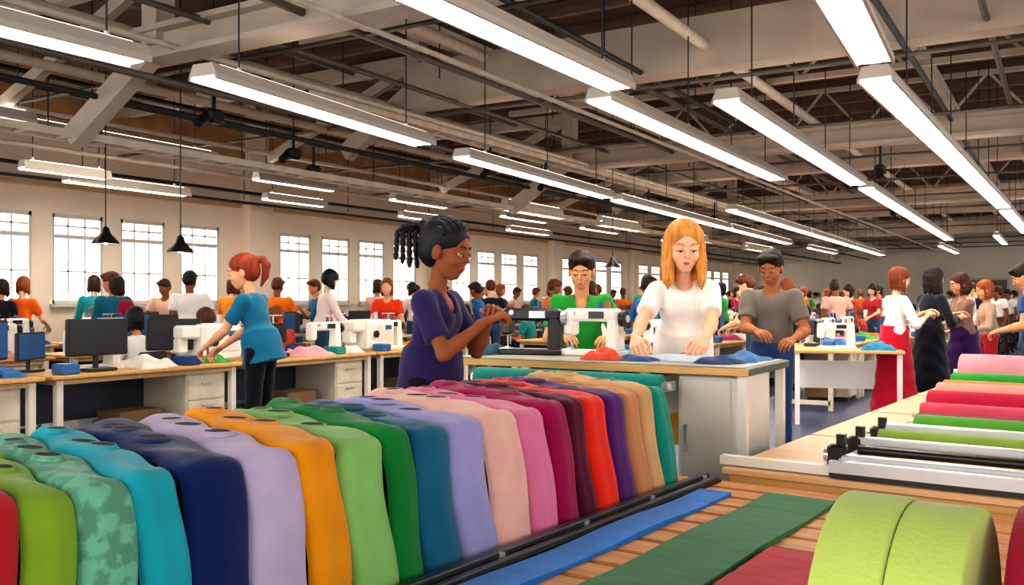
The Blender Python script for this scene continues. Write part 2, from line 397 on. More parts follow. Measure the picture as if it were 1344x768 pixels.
for i,w in enumerate(wins):
    mb=MB(); x=QL-.06; c_=w+.42
    mb.box((x,c_,W0+.03),(.1,.84,.06),frm);mb.box((x,c_,W1-.03),(.1,.84,.06),frm)
    for yy in (w+.02,w+.82): mb.box((x,yy,(W0+W1)/2),(.1,.04,W1-W0),frm)
    mb.box((x,c_,W1-.34),(.07,.78,.06),frm)
    for yy in (w+.28,w+.56): mb.box((x,yy,(W0+W1)/2),(.04,.025,W1-W0-.06),frm)
    for zz in (W0+.5,W1-.18): mb.box((x,c_,zz),(.04,.78,.025),frm)
    mb.box((QL+.04,c_,W0-.02),(.14,.94,.05),frm)
    mb.obj('window_%d'%(i+1),'B')
mb=MB()
for j in range(9):
    pp=P0+1.16*(5*j+4)+.40
    if pp<45: mb.box((QL+.12,pp,2.5),(.24,.46,5),wallm); mb.box((QL+.16,pp,3.0),(.34,.56,.12),wallm)
mb.box((QL+.05,19.5,3.05),(.1,54,.1),mat('#d9bb90','paint',.7)); mb.box((QL+.06,19.5,3.95),(.12,54,.14),mat('#c49c6c','paint',.7))
mb.box((QL+.03,19.5,4.5),(.06,54,.9),mat('#b98f62','brick',.85,var=.2,scale=3,bump=.1))
mb.obj('trim_1','B')
mb=MB(); x0,x1=QL,9.5
mb.box(((x0+x1)/2,PF+.15,.45),(x1-x0,.3,.9),wallm); mb.box(((x0+x1)/2,PF+.15,3.65),(x1-x0,.3,2.7),wallm)
mb.box(((-13-1.0)/2,PF+.15,1.6),(12,.3,1.4),wallm)
for a,b in [(1.6,2.0),(4.6,5.0),(8.0,9.5)]: mb.box(((a+b)/2,PF+.15,1.6),(b-a,.3,1.4),wallm)
mb.obj('wall_back','B')
for i,(a,b) in enumerate([(-1,1.6),(2,4.6),(5,8)]):
    mb=MB()
    for z in (.93,1.6,2.27): mb.box(((a+b)/2,PF+.1,z),(b-a,.1,.06),frm)
    for x in np.linspace(a,b,5): mb.box((x,PF+.1,1.6),(.07,.1,1.4),frm)
    mb.obj('window_%d'%(40+i),'B')
mb=MB(); mb.box((-2.9,PF-.12,1.1),(1.5,.08,2.2),mat('#8a6f58','paint',.5)); mb.box((-2.9,PF-.16,1.5),(1.1,.04,.9),mat('#c9c2b5','paint',.3)); mb.box((-2.9,PF-.1,2.25),(1.7,.12,.1),frm)
for x in (-3.7,-2.1): mb.box((x,PF-.1,1.1),(.1,.12,2.2),frm)
mb.obj('door_1','B')
# ---------------------------------------------------------------- roof steel
mb=MB()
for p,z0,h in ((5.4,3.6,.3),(9.25,3.98,.55),(13.4,3.6,.3),(17.6,3.95,.5),(22,3.6,.3),(27,3.9,.5),(33,3.7,.4),(39,3.8,.4)):
    mb.ibeam((-7.2 if p<24 else -12.9,p,z0),(9,p,z0),.28,h,BEAM,.05) if h<.4 else mb.box((.9 if p<24 else -2,p,z0),(16 if p<24 else 22,.3,h),BEAM)
    mb.box((-7.0,p,(z0+CEIL)/2),(.2,.2,CEIL-z0),BEAM)
    mb.beam((-7.1,p,z0-.05),(-8.1,p-.1,z0-.75),.16,.2,BEAM)
    mb.box((-10,p,4.3),(5.9,.14,.18),BEAM)
    mb.beam((-7.1,p,4.25),(-9.6,p,3.3),.09,.12,BEAM)
mb.obj('roof_beams','B')
mb=MB(); PC=mat('#6f665e','metal',.45,.4); PL=mat('#d6c9b7','paint',.6)
for q,z,r,m in ((-9.0,3.05,.04,DARK),(-9.5,3.35,.03,PL),(-11.8,2.95,.025,DARK),(-11.2,3.5,.05,PL),(-10.3,3.95,.04,DARK),(-7.3,3.75,.06,PL),(-7.0,3.3,.035,PC),(-6.6,3.5,.03,PL),
     (-6.3,3.7,.03,PC),(-5.9,4.2,.07,PL),(-4.4,3.9,.04,PC),(-3.9,3.75,.03,DARK),(-2.0,4.2,.05,PL),(-.6,3.8,.03,PC),(.8,3.9,.05,PL),(2.4,3.8,.03,PC),(-12.3,3.2,.03,DARK),(-8.0,4.3,.05,PC),
     (-5.2,3.6,.035,PC),(-3.2,3.95,.06,PL),(-1.3,3.7,.03,DARK),(-8.5,3.6,.05,PL),(-9.8,3.7,.05,DARK),(-4.7,3.45,.025,PL),(-10.8,3.2,.03,PL),(-7.7,3.2,.03,DARK)):
    mb.cyl((q,-1 if q>-8 else 0,z),(q,44.4,z),r,m,n=8,cap=False)
for q,z,p0,p1 in ((-8.1,2.87,2,30),(-6.8,3.45,7,40)):
    for dx in (-.12,.12): mb.box((q+dx,(p0+p1)/2,z),(.03,p1-p0,.07),PL)
    for p in np.arange(p0,p1,.4): mb.box((q,p,z-.02),(.24,.03,.02),PL)
for p in np.arange(3,44,3.1):
    mb.cyl((-12.9,p,3.6),(7,p,3.6),.022,PC,n=6,cap=False)
for q in (-9.0,-11.8,-7.3,-3.9,.8,-5.9):
    for p in np.arange(3,43,2.6): mb.cyl((q,p,3.0 if q<-8.5 else 3.75),(q,p,CEIL),.008,DARK,n=5,cap=False)
mb.obj('ceiling_pipes','B')
mb=MB()
for p in (7.2,11.5,15.5,19.8,24.5,30,36):
    for z in (4.05,4.75): mb.beam((-7,p,z),(8,p,z),.07,.07,BEAM)
    xs=np.arange(-7,8,.6)
    for i in range(len(xs)-1): mb.beam((xs[i],p,4.05 if i%2 else 4.75),(xs[i+1],p,4.75 if i%2 else 4.05),.035,.035,BEAM)
for q in (-6.4,-1.6,4.8): mb.beam((q,2,4.45),(q,44,4.45),.14,.2,BEAM)
mb.obj('roof_trusses','B')
for q,p in ((-9.0,6.1),(-8.2,8.3),(-6.9,10.8),(-6.9,12.4),(-6.9,16.5),(-3,20),(-7.2,6.2),(-9,9.5),(-6.6,19.5),(-2.2,13.5)):
    mb=MB(); mb.cyl((0,0,3.45),(0,0,3.15),.02,BLACK,n=6); mb.box((0,0,3.12),(.14,.2,.14),BLACK,ch=.03); mb.cyl((0,-.1,3.1),(.03,-.22,3.02),.05,BLACK,n=10)
    mb.cyl((0,0,3.45),(0,0,5),.008,BLACK,n=5); mb.obj('ceiling_spotlight','B',(q,p,0))
# ---------------------------------------------------------------- linear lamps
HOUS=mat('#cfc6bb','paint',.5,var=.03)
def linear(p0,p1,w=.2,h=.09,n=1,gap=.12):
    p0=Vector(p0);p1=Vector(p1)
    for i in range(n):
        a=p0.lerp(p1,i/n);b=p0.lerp(p1,(i+1)/n); d=(b-a).normalized(); b=b-d*(gap if n>1 else 0); mb=MB()
        up=Vector((0,0,h/2))
        mb.beam(a+up,b+up,w,h,HOUS,w*.7); mb.beam(a+d*.02-Vector((0,0,.008)),b-d*.02-Vector((0,0,.008)),w*.80,.018,LAMP)
        mb.beam(a+d*.1+Vector((0,0,h+.006)),b-d*.1+Vector((0,0,h+.006)),w*.5,.01,UPFILL)  # glowing strip added on the housing top to brighten the ceiling
        sd=d.cross(Vector((0,0,1))).normalized()
        for s_ in (-1,1): mb.beam(a+sd*s_*w*.46-Vector((0,0,.008)),b+sd*s_*w*.46-Vector((0,0,.008)),w*.08,.04,HOUS)
        L=(b-a).length
        for t in np.linspace(.12,.88,max(2,int(L/1.6)+1)):
            c=a.lerp(b,float(t)); mb.cyl(c+Vector((0,0,h)),(c.x,c.y,CEIL),.007,DARK,n=5,cap=False); mb.cyl(c+Vector((0,0,h)),c+Vector((0,0,h+.05)),.02,STEEL,n=8)
        mb.obj('linear_pendant_lamp')
z=2.9
linear((-.60,4.6,z),(.82,6.86,z),.24); linear((.68,7.2,z),(3.5,12,z),.24)
linear((1.7,7.25,z),(4.75,12.5,z),.24); linear((5.0,12.9,z),(11.5,24,z),.24,n=2)
linear((1.45,4.3,z),(2.42,6.1,z),.25); linear((2.60,6.55,z),(8.4,15.6,z),.25); linear((8.7,16.1,z),(12,21.3,z),.25)
linear((-3.6,4.4,z),(-2.48,6.1,z),.26); linear((-2.2,6.5,z),(-.88,9.3,z),.26)
linear((-.56,10.1,z),(1.5,14.1,z),.24); linear((1.65,14.4,z),(7.8,25.6,z),.24,n=2); linear((3.84,16,z),(13,32,z),.24,n=3)
linear((-5.7,8.6,3.2),(-5.1,9.7,3.2),.22); linear((-5.6,10.4,3.3),(-4.2,12.9,3.3),.2); linear((-5.9,12.1,2.9),(-4.9,13.8,2.9),.2)
for (q,p,L,zz) in ((-9.6,9,1.6,3.0),(-9.6,12,1.6,3.0),(-9.6,15.5,1.8,3.0),(-9.6,19,2,3.0),(-9.6,24,2.5,3),(-11,6.5,1.2,2.95),(-11,10.5,1.4,2.95),(-11,14,1.4,2.95),(-11,18,2,2.95),(-8.2,13.3,2,2.95),(-8.2,17,2,2.95),(-8.2,21,2.5,2.95),(-8.2,27,3,2.95),(-6.8,29,4,2.95),(-1.5,26,4,2.95),(1.5,22,4,3.1),(3.5,16,3,3.1),(1.5,30,5,2.95),(4,24,4,2.95),(-3.2,30,5,2.95),(4.5,9,3,3.3)):
    a=B2W(q,p);b=B2W(q,p+L); linear((a[0],a[1],zz),(b[0],b[1],zz),.16)
def cone_pend(u,v,z):
    mb=MB(); mb.lathe((0,0,z),(0,0,1),[(0,.13),(.02,.125),(.10,.05),(.16,.03),(.18,.0)],BLACK,16); mb.lathe((0,0,z+.004),(0,0,1),[(0,.125),(.09,.045),(.1,0)],OFFW,16)
    mb.ball((0,0,z+.03),.035,LAMP,6); mb.cyl((0,0,z+.17),(0,0,CEIL),.007,BLACK,n=5); mb.obj('cone_pendant_lamp',loc=(u,v,0))
cone_pend(-4.0,9.0,1.86);cone_pend(-3.3,9.1,1.78);cone_pend(1.65,15,1.85)
# ---------------------------------------------------------------- workstations
def machine(mb,x,y,z,rz,sc,body,acc=BLACK):
    o=mb.M.copy(); mb.M=o@Matrix.Translation((x,y,z))@Matrix.Rotation(rz,4,'Z')@Matrix.Scale(sc,4)
    mb.box((0,0,.02),(.46,.18,.04),body,ch=.008); mb.box((.17,0,.15),(.10,.12,.24),body,taper=.85,ch=.015)
    mb.box((-.01,0,.285),(.44,.11,.09),body,ch=.02); mb.box((-.19,0,.21),(.085,.10,.14),body,ch=.015)
    mb.cyl((-.19,0,.15),(-.19,0,.055),.006,STEEL,n=6); mb.box((-.19,-.01,.05),(.035,.05,.008),STEEL); mb.cyl((-.17,0,.15),(-.17,0,.07),.004,STEEL,n=6)
    mb.cyl((.22,0,.26),(.255,0,.26),.055,acc,n=18); mb.cyl((.255,0,.26),(.27,0,.26),.025,STEEL,n=12)
    mb.cyl((.05,0,.33),(.05,0,.38),.018,BLUEP,r1=.014,n=10); mb.cyl((.11,0,.33),(.11,0,.38),.018,mat('#d04a3a','thread'),r1=.013,n=10)
    mb.cyl((-.14,-.055,.30),(-.14,-.07,.30),.018,STEEL,n=10); mb.box((.05,-.057,.285),(.12,.006,.05),acc); mb.box((-.19,-.03,.043),(.09,.08,.006),STEEL)
    mb.M=o
def monitor(mb,x,y,z,rz,m,sc=1.):
    o=mb.M.copy(); mb.M=o@Matrix.Translation((x,y,z))@Matrix.Rotation(rz,4,'Z')@Matrix.Scale(sc,4)
    mb.box((0,0,.01),(.2,.16,.02),DARK,ch=.005); mb.cyl((0,.02,.02),(0,.02,.12),.018,DARK); mb.box((0,0,.22),(.42,.035,.24),DARK,ch=.008); mb.box((0,-.019,.22),(.39,.004,.21),m); mb.box((0,.019,.22),(.39,.004,.21),m); mb.M=o
def drawers(mb,x,y,w,d,h,m,n=3):
    mb.box((x,y,h/2+.03),(w,d,h-.06),m,ch=.006); mb.box((x,y,.03),(w*.9,d*.9,.06),DARK)
    for s_ in (-1,1):
        for i in range(n):
            zz=.06+(h-.1)*(i+.5)/n; mb.box((x,y+s_*(d/2+.006),zz),(w-.03,.012,(h-.1)/n-.02),m,ch=.003); mb.box((x,y+s_*(d/2+.018),zz+.05),(.12,.012,.014),STEEL)
def chairmesh(c=DARK):
    mb=MB()
    mb.box((0,0,.40),(.40,.40,.06),c,ch=.03); mb.box((0,-.22,.66),(.34,.05,.26),c,ch=.024); mb.beam((0,-.2,.38),(0,-.24,.6),.06,.02,DARK); mb.cyl((0,0,.1),(0,0,.38),.025,STEEL)
    for i in range(5):
        a=i*1.2566; p=(math.cos(a)*.27,math.sin(a)*.27,.06); mb.beam((0,0,.12),p,.04,.03,DARK); mb.ball((p[0],p[1],.03),.03,BLACK,5)
    return mb.mesh('work_chair')
CL=['#c8412f','#2f6fb0','#e8e4dc','#d98a2b','#2a8f8a','#8f2f63','#49a04a','#e9a9b0','#224a86']
def cloth(mb,x,y,z,sx,sy,h,m,seed=0):
    rs=np.random.RandomState(seed); n=12; vs=[];fs=[]; ph=rs.rand(4)*6
    for i in range(n+1):
        for j in range(n+1):
            a=i/n*2-1;b=j/n*2-1; r=min(1,(a*a+b*b)**.5); k=1+.18*math.sin(3*math.atan2(b,a)+ph[0])
            e=max(0,1-max(abs(a),abs(b))**3)
            zz=e*h*(.62+.22*math.sin(3.2*a+ph[1])*math.cos(2.6*b+ph[2])+.14*math.sin(5*b+4*a+ph[3]))
            vs.append((x+a*sx*k*.5,y+b*sy*k*.5,z+zz+.002))
    for i in range(n):
        for j in range(n): q=i*(n+1)+j; fs.append((q,q+n+1,q+n+2,q+1))
    mb.add(vs,fs,m,True)
def station(kind,seed):
    rs=random.Random(seed); mb=MB(); L=1.8
    mb.box((0,0,.735),(.72,L,.03),WOOD,ch=.006); mb.box((0,0,.70),(.64,L-.1,.04),mat('#c9a878','wood',.5,var=.1,scale=3))
    for x in (-.3,.3):
        for y in (-.82,.82): mb.box((x,y,.36),(.05,.05,.70),OFFW)
    mb.box((0,-.82,.1),(.6,.05,.05),OFFW); mb.box((-.3,0,.5),(.02,L-.2,.35),mat('#39404e','paint',.5))
    o=mb.M.copy(); mb.M=o@Matrix.Rotation(math.pi/2,4,'Z'); drawers(mb,.55,0,.42,.56,.68,mat('#d8cdb8','paint',.6)); mb.M=o
    machine(mb,.02,-.35,.75,math.pi/2+rs.choice((0,math.pi)),1.0,[WHITE,BLACK,WHITE][kind%3],[BLACK,STEEL,BLUEP][kind%3])
    if kind!=1: monitor(mb,-.1,.52,.75,math.pi/2+rs.uniform(-.4,.4),BLUEP if seed%2 else DARK,1.15)
    else: machine(mb,-.02,.5,.75,math.pi/2,1.,WHITE)
    if kind==2: monitor(mb,-.22,-.72,.75,math.pi/2+.5,BLUEP,.9)
    cloth(mb,.12,.1,.75,.4,.4,.12,fab(CL[seed%9]),seed); cloth(mb,.1,.75,.75,.3,.2,.1,fab(CL[(seed+4)%9]),seed+5)
    mb.cyl((-.25,0,.75),(-.25,0,1.15),.01,STEEL); mb.cyl((-.25,-.12,1.15),(-.25,.12,1.15),.008,STEEL)
    for yy in (-.1,.1): mb.cyl((-.25,yy,1.0),(-.25,yy,1.12),.035,fab(CL[(seed+2)%9]),r1=.02,n=10)
    mb.box((.2,.42,.79),(.2,.14,.08),fab(CL[(seed+6)%9]),ch=.01); mb.box((.24,-.72,.79),(.16,.14,.08),mat('#2d6aa8','bin',.4),ch=.01)
    for j in range(3): mb.cyl((-.3+.07*j,.28,.75),(-.3+.07*j,.28,.80+.02*j),.025,fab(CL[(seed+j)%9]),r1=.02,n=10)
    mb.box((0,.0,.25),(.3,.4,.3),mat('#8a6a48','cardboard',.8),ch=.005)
    return mb.mesh('sewing_workstation')
ST=[station(i%3,i) for i in range(9)]
k=0
def rowst(q,ps):
    global k
    for p in ps: place(ST[(k*5+int(abs(q)))%9],'sewing_workstation','B',(q,p,0)); k+=1
rowst(-6.65,np.arange(3.0,9.5,1.85)); rowst(-8.9,np.arange(4.5,38,1.95)); rowst(-11.2,np.arange(6,40,2.0))
rowst(-6.3,np.arange(12,40,1.95)); rowst(-4.2,np.arange(8.55,38,1.95)); rowst(-2.65,(11.9,13.8)); rowst(-2.2,np.arange(16,38,1.95)); rowst(.3,np.arange(17,38,1.95)); rowst(2.6,np.arange(17,38,1.95))
CH=[chairmesh(DARK),chairmesh(mat('#20406a','paint',.6))]
mb=MB()
mb.box((0,0,.17),(.36,.46,.34),WHITE,ch=.03); mb.box((.0,-.30,.27),(.26,.2,.12),WHITE,ch=.02); mb.box((.0,-.35,.15),(.14,.1,.14),WHITE,ch=.015)
mb.box((.182,.05,.18),(.006,.26,.18),OFFW); mb.box((.186,.1,.25),(.006,.1,.05),BLUEP); mb.cyl((0,-.37,.1),(0,-.37,.01),.006,STEEL); mb.cyl((.185,-.12,.18),(.205,-.12,.18),.04,BLACK,n=18)
mb.cyl((0,.1,.34),(0,.1,.42),.025,STEEL); mb.box((0,-.37,.006),(.26,.18,.012),STEEL)
me=mb.mesh('overlock_machine'); place(me,'overlock_machine','B',(-6.72,5.75,.752)); place(me,'overlock_machine','B',(-6.72,8.0,.752))
for q,p,m,rz in ((-6.52,3.55,BLUEP,1.9),(-6.5,4.45,DARK,1.5),(-8.75,6.4,BLUEP,1.7),(-8.75,8.6,BLUEP,1.4),(-8.75,10.2,DARK,1.6)):
    mb=MB(); monitor(mb,0,0,0,0,m,1.2); mb.obj('computer_monitor','B',(q,p,.752),rz)
# ---------------------------------------------------------------- centre table
TZ=.97; cx,cy=.58,5.24
TG=mat('#2f4a3f','paint',.45)
mb=MB(); mb.box((0,.0,TZ-.02),(1.8,.78,.04),TG,ch=.006); mb.box((0,0,TZ+.001),(1.74,.74,.006),mat('#a9a79c','paint',.5)); mb.box((0,-.392,TZ-.02),(1.8,.012,.035),WOOD)
for x in (-.85,.34,.86):
    for y in (-.34,.34): mb.box((x,y,(TZ-.04)/2),(.045,.045,TZ-.04),WHITE)
mb.box((.14,-.3,.5),(.04,.04,.86),WHITE); mb.box((.22,-.1,.80),(.36,.5,.22),WHITE,ch=.01); mb.box((.22,-.36,.80),(.32,.02,.18),OFFW); mb.box((.22,-.375,.82),(.12,.02,.02),STEEL)
mb.box((.66,0,.48),(.30,.62,.88),WHITE,ch=.008); mb.box((.66,-.32,.48),(.26,.012,.84),OFFW,ch=.003); mb.box((.56,-.33,.6),(.014,.02,.14),STEEL); mb.box((.66,0,.03),(.27,.56,.06),DARK)
mb.box((0,.34,.3),(1.6,.03,.04),WHITE); mb.box((-.3,.1,.25),(1.1,.03,.04),WHITE)
mb.obj('work_table',loc=(cx,cy,0),rz=-YAW)
def CT(x,y): c,s_=math.cos(-YAW),math.sin(-YAW); return (cx+x*c-y*s_, cy+x*s_+y*c)
for nm,x,y,rz,bd in (('sewing_machine',-.56,.05,.2,BLACK),('sewing_machine',-.17,.10,-.1,WHITE)):
    mb=MB(); machine(mb,0,0,0,rz,.85,bd,STEEL if bd is BLACK else BLACK); a=CT(x,y); mb.obj(nm,loc=(a[0],a[1],TZ+.005),rz=-YAW)
for x,y,sx,sy,h,c,sd in ((.40,.0,.50,.30,.045,'#b9c6da',3),(.22,-.16,.22,.14,.04,'#2a4f86',4),(.03,-.2,.20,.14,.09,'#d9543c',5),(.72,.12,.22,.26,.06,'#3a78b4',6),(.66,-.16,.24,.16,.05,'#24406e',9),(-.80,-.05,.12,.26,.08,'#28536b',7)):
    mb=MB(); cloth(mb,0,0,0,sx,sy,h,fab(c),sd); a=CT(x,y); mb.obj('folded_cloth',loc=(a[0],a[1],TZ+.004),rz=-YAW)
mb=MB(); mb.lathe((-.62,-.47,.87),(1,0,0),[(0,.0),(0,.055),(.01,.06),(1.10,.06),(1.11,.055),(1.11,.0)],fab('#1f8f86'),24)
mb.cyl((-.66,-.47,.87),(.53,-.47,.87),.018,OFFW)
for x in (-.64,.51): mb.box((x,-.43,.87),(.02,.12,.05),STEEL)
mb.obj('fabric_roll',loc=(cx,cy,0),rz=-YAW)
# ---------------------------------------------------------------- fabric bolts row (row frame x=s right, y=t along)
Tb=[-.12,.03,.14,.27,.39,.56,.73,.87,1.04,1.15,1.32,1.5,1.70,1.86,2.0,2.12,2.29,2.43,2.56,2.68,2.82]
CB=['#c3272f','#86b032','#6fb598','#1fa9bc','#142a62','#c6b7dc','#ee9a16','#8fc672','#16803a','#17688a','#a3a0d8','#f0bcb2','#e47fa9','#a01053','#5e1436','#ee321f','#5d2873','#c98a60','#d6a976','#12917f']
def bolt(i,t0,t1,col,zb=.502):
    rs=random.Random(i*3+1); m=mat(col,'mottled',.9,0,.22,26,.2) if i==2 else fab(col,.07); hole_shade=mat('#1a1420','paint',.8); mb=MB()
    ph=rs.random()*6; prof=[]; ztop=.935+rs.uniform(-.01,.01)
    dep=.66; R=.05
    for z in np.linspace(zb,ztop-R,16): prof.append((.075-(z-zb)*.17,z))
    fx,fz=prof[-1]
    for a in np.linspace(0,math.pi/2,7)[1:]: prof.append((fx-R+R*math.cos(a),fz+R*math.sin(a)))
    x0=prof[-1][0]
    for e in np.linspace(0,1,26)[1:]: prof.append((x0-e*(dep-.08),ztop+.03*e))
    bx,bz=prof[-1]
    for a in np.linspace(0,math.pi/2,6)[1:]: prof.append((bx-.05*math.sin(a),bz-.05+.05*math.cos(a)))
    prof.append((bx-.05,.80)); prof.append((bx-.03,zb))
    NW=17; vs=[];fs=[];N=len(prof); w=(t1-t0)
    cs=np.sin(np.linspace(-1,1,NW)*math.pi/2)
    for si in range(N):
        x,z=prof[si]; a=prof[max(0,si-1)];b=prof[min(N-1,si+1)]
        tx,tz=b[0]-a[0],b[1]-a[1];L=math.hypot(tx,tz)+1e-9; nx,nz=tz/L,-tx/L
        e=max(0,min(1,(x0-x)/(dep-.08)))
        for j in range(NW):
            c=float(cs[j]); drop=.034*(1-math.sqrt(max(0,1-abs(c)**3.2)))
            wv=.5*(1+.14*math.sin(e*15+ph)*(1 if 0<e<1 else 0)*(1 if e>.1 else e*10))
            off=.010*math.sin(z*15+ph)+.10*e
            fold=.002*math.sin(c*6+ph)+(.006*math.sin(e*11+c*2.2+ph)*(1 if e>0 else 0))
            vs.append((x-nx*drop+nx*fold,(t0+t1)/2+c*w*wv*.99+off,z-nz*drop+nz*fold))
    for si in range(N-1):
        for j in range(NW-1): q=si*NW+j; fs.append((q,q+1,q+NW+1,q+NW))
    fs.append(tuple(range(NW)));  fs.append(tuple(range((N-1)*NW,N*NW))[::-1]); 
    fs.append(tuple(si*NW for si in range(N))[::-1]); fs.append(tuple(si*NW+NW-1 for si in range(N)))
    mb.add(vs,fs,m,True)
    for e,sx in ((.42+rs.uniform(-.08,.08),.045),(.66+rs.uniform(-.05,.05),.05),(.88+rs.uniform(-.03,.03),.03)):
        X=x0-e*(dep-.08); Zt=ztop+.03*e+.006*math.sin(e*11+ph); Y=(t0+t1)/2+.1*e+.010*math.sin(Zt*15+ph)+w*rs.uniform(-.1,.1)
        ry=w*.18; n=18
        vs=[];fs=[]
        for (f,dz) in ((1.3,-.006),(1.0,.0065),(.9,.004)):
            for q in range(n):
                a=2*math.pi*q/n; vs.append((X+sx*f*math.cos(a),Y+ry*f*math.sin(a),Zt+dz))
        for r in range(2):
            for q in range(n): fs.append((r*n+q,r*n+(q+1)%n,(r+1)*n+(q+1)%n,(r+1)*n+q))
        mb.add(vs,fs,m,True)
        mb.add([(X+sx*.92*math.cos(2*math.pi*q/n),Y+ry*.92*math.sin(2*math.pi*q/n),Zt+.0055) for q in range(n)],[tuple(range(n))],hole_shade)  # flat dark disc: shade inside the tube opening put into the colour
    mb.obj('fabric_bolt','R')
for i in range(20): bolt(i,Tb[i],Tb[i+1],CB[i])
mb=MB(); PT=mat('#d6955a','wood',.6,var=.2,scale=3,bump=.08)
for t in np.arange(-.25,3.0,.16): mb.box((.8,t,.485),(3.1,.125,.03),PT)
for s_ in (-.7,-.1,.5,1.2,2.25): mb.box((s_,1.36,.42),(.09,3.3,.10),WOODD)
for s_ in (-.7,.5,2.25):
    for t in (-.2,1.3,2.9): mb.box((s_,t,.185),(.1,.1,.37),WOODD)
mb.obj('pallet_platform','R')
mb=MB()
for s_,w,hh in ((.115,.035,.035),(.165,.025,.025)): mb.box((s_,1.35,.502+hh/2),(w,3.25,hh),mat('#5b6067','metal',.35,.7),ch=.004)
mb.box((.14,1.35,.507),(.09,3.25,.01),mat('#2c2f34','metal',.4,.6))
for t in np.arange(-.1,3,.5): mb.cyl((.14,t,.51),(.14,t,.535),.012,STEEL,n=8)
mb.obj('guide_rail','R')
def strip(name,s0,s1,t0,t1,m,zz=.501,wav=.004):
    n=40; vs=[];fs=[]; mb=MB()
    for i in range(n+1):
        t=t0+(t1-t0)*i/n
        for s_,dz in ((s0,0),(s0,.012),(s1,.012),(s1,0)): vs.append((s_,t,zz+dz+(wav*(1+math.sin(t*7)) if dz else 0)))
    for i in range(n):
        for j in range(3): q=i*4+j; fs.append((q,q+1,q+5,q+4))
    fs.append((0,1,2,3)); fs.append((n*4+3,n*4+2,n*4+1,n*4)); mb.add(vs,fs,m); return mb.obj(name,'R')
strip('ribbon_fabric_blue',.20,.335,-.1,2.72,fab('#1484e6'))
strip('fabric_length_green',.46,.735,0,2.80,fab('#2a7a46'))
strip('fabric_length_red',.76,.98,0,2.0,fab('#c6203a'))
def bigroll(name,s0,s1,t,zc,r,m,core=.06,np_=4):
    mb=MB(); W_=(s1-s0)/np_
    for i in range(np_):
        a=s0+i*W_; L=W_-.001; rr_=r-.004*(i%2); e=.006; pr=[(0,core),(0,rr_-e)]
        for k_ in range(4): an=math.pi/2*k_/3; pr.append((e-e*math.cos(an),rr_-e+e*math.sin(an)))
        for k_ in range(4): an=math.pi/2*k_/3; pr.append((L-e+e*math.sin(an),rr_-e+e*math.cos(an)))
        pr+=[(L,core),(0,core)]
        mb.lathe((a,t,zc),(1,0,0),pr,m,64)
    for rr in np.arange(core+.02,r-.02,.018): mb.lathe((s0-.0005,t,zc),(1,0,0),[(0,rr),(-.0015,rr+.004),(0,rr+.008)],m,40)
    mb.cyl((s0-.01,t,zc),(s1+.01,t,zc),core,OFFW,n=24); mb.cyl((s0-.012,t,zc),(s1+.012,t,zc),core*.7,DARK,n=20)
    mb.obj(name,'R')
bigroll('ribbon_roll',1.33,1.545,.77,.737,.235,fab('#b9d06a',.05),np_=2)
bigroll('ribbon_roll',1.58,1.84,.90,.73,.225,fab('#a81f3a'),np_=2)
# ---------------------------------------------------------------- long cutting table
mb=MB(); t0,t1=3.06,8.2; 
mb.box((1.9,(t0+t1)/2,.535),(3.5,t1-t0,.03),WOODL,ch=.005); mb.box((1.9,(t0+t1)/2,.50),(3.44,t1-t0-.05,.04),WOOD)
for s_ in (.22,1.2,2.4,3.55):
    for t in (3.12,4.8,6.4,8.1): mb.box((s_,t,.24),(.07,.07,.48),OFFW)
for t in (4.3,5.6,6.9): mb.box((1.9,t,.5505),(3.5,.006,.003),WOODD)
mb.obj('cutting_table','R')
def lroll(s0,s1,t,r,col,zb=.551):
    mb=MB(); L=s1-s0; m=fab(col,.06)
    pr=[(0,.02),(0,r*.9),(.01,r)]+[(L*k_/12,r*(1+.015*math.sin(k_*2.1+t*9))) for k_ in range(1,12)]+[(L-.01,r),(L,r*.9),(L,.02)]
    mb.lathe((s0,t,zb+r),(1,0,0),pr,m,26); mb.cyl((s0-.05,t,zb+r),(s1+.02,t,zb+r),.02,OFFW,n=14); 
    mb.lathe((s0-.001,t,zb+r),(1,0,0),[(0,r*.45),(-.003,r*.5),(0,r*.55)],m,24)
    mb.obj('fabric_roll','R')
for (s_,t,r,c) in ((.36,7.68,.15,'#cf95a4'),(.44,6.85,.10,'#2a9a3a'),(.47,6.35,.09,'#e08a4c'),(.52,5.86,.10,'#ec9d96'),(.56,5.38,.095,'#bc2444'),(.60,4.98,.075,'#d2506a'),(.64,4.66,.06,'#7a2a5c'),(.70,4.34,.075,'#5aa63a')):
    lroll(s_,3.3,t,r,c)
mb=MB(); AL=mat('#d3d7dc','metal',.35,.4,.05)
S0,S1=.62,3.3
for t,zz in ((3.20,.62),(3.50,.66),(3.92,.68)): mb.box(((S0+S1)/2,t,zz),(S1-S0,.06,.035),AL,ch=.005)
for s_ in (.66,1.5,2.4,3.25): mb.box((s_,3.56,.61),(.04,.8,.03),AL)
mb.box((S0+.06,3.56,.585),(.08,.85,.07),AL,ch=.01); mb.box((S1-.05,3.56,.585),(.08,.85,.07),AL,ch=.01)
for t in (3.2,3.5,3.9):
    mb.box((S0,t,.63),(.07,.07,.10),BLACK,ch=.012); mb.cyl((S0-.05,t,.63),(S0-.03,t,.63),.03,STEEL,n=16); mb.box((S0+.02,t,.70),(.035,.035,.05),BLACK); mb.cyl((S0-.02,t-.02,.58),(S0+.02,t-.02,.58),.03,BLACK,n=12)
mb.cyl((S0+.05,3.35,.64),(S1,3.35,.64),.02,BLACK,n=14); mb.cyl((S0+.05,3.72,.64),(S1,3.72,.64),.05,fab('#8fb04a'),n=20)
mb.box((S0-.25,3.14,.575),(.5,.05,.04),WHITE); mb.box(((S0+S1)/2,3.1,.60),(S1-S0,.04,.05),AL); mb.box(((S0+S1)/2,3.1,.565),(S1-S0,.03,.02),DARK)
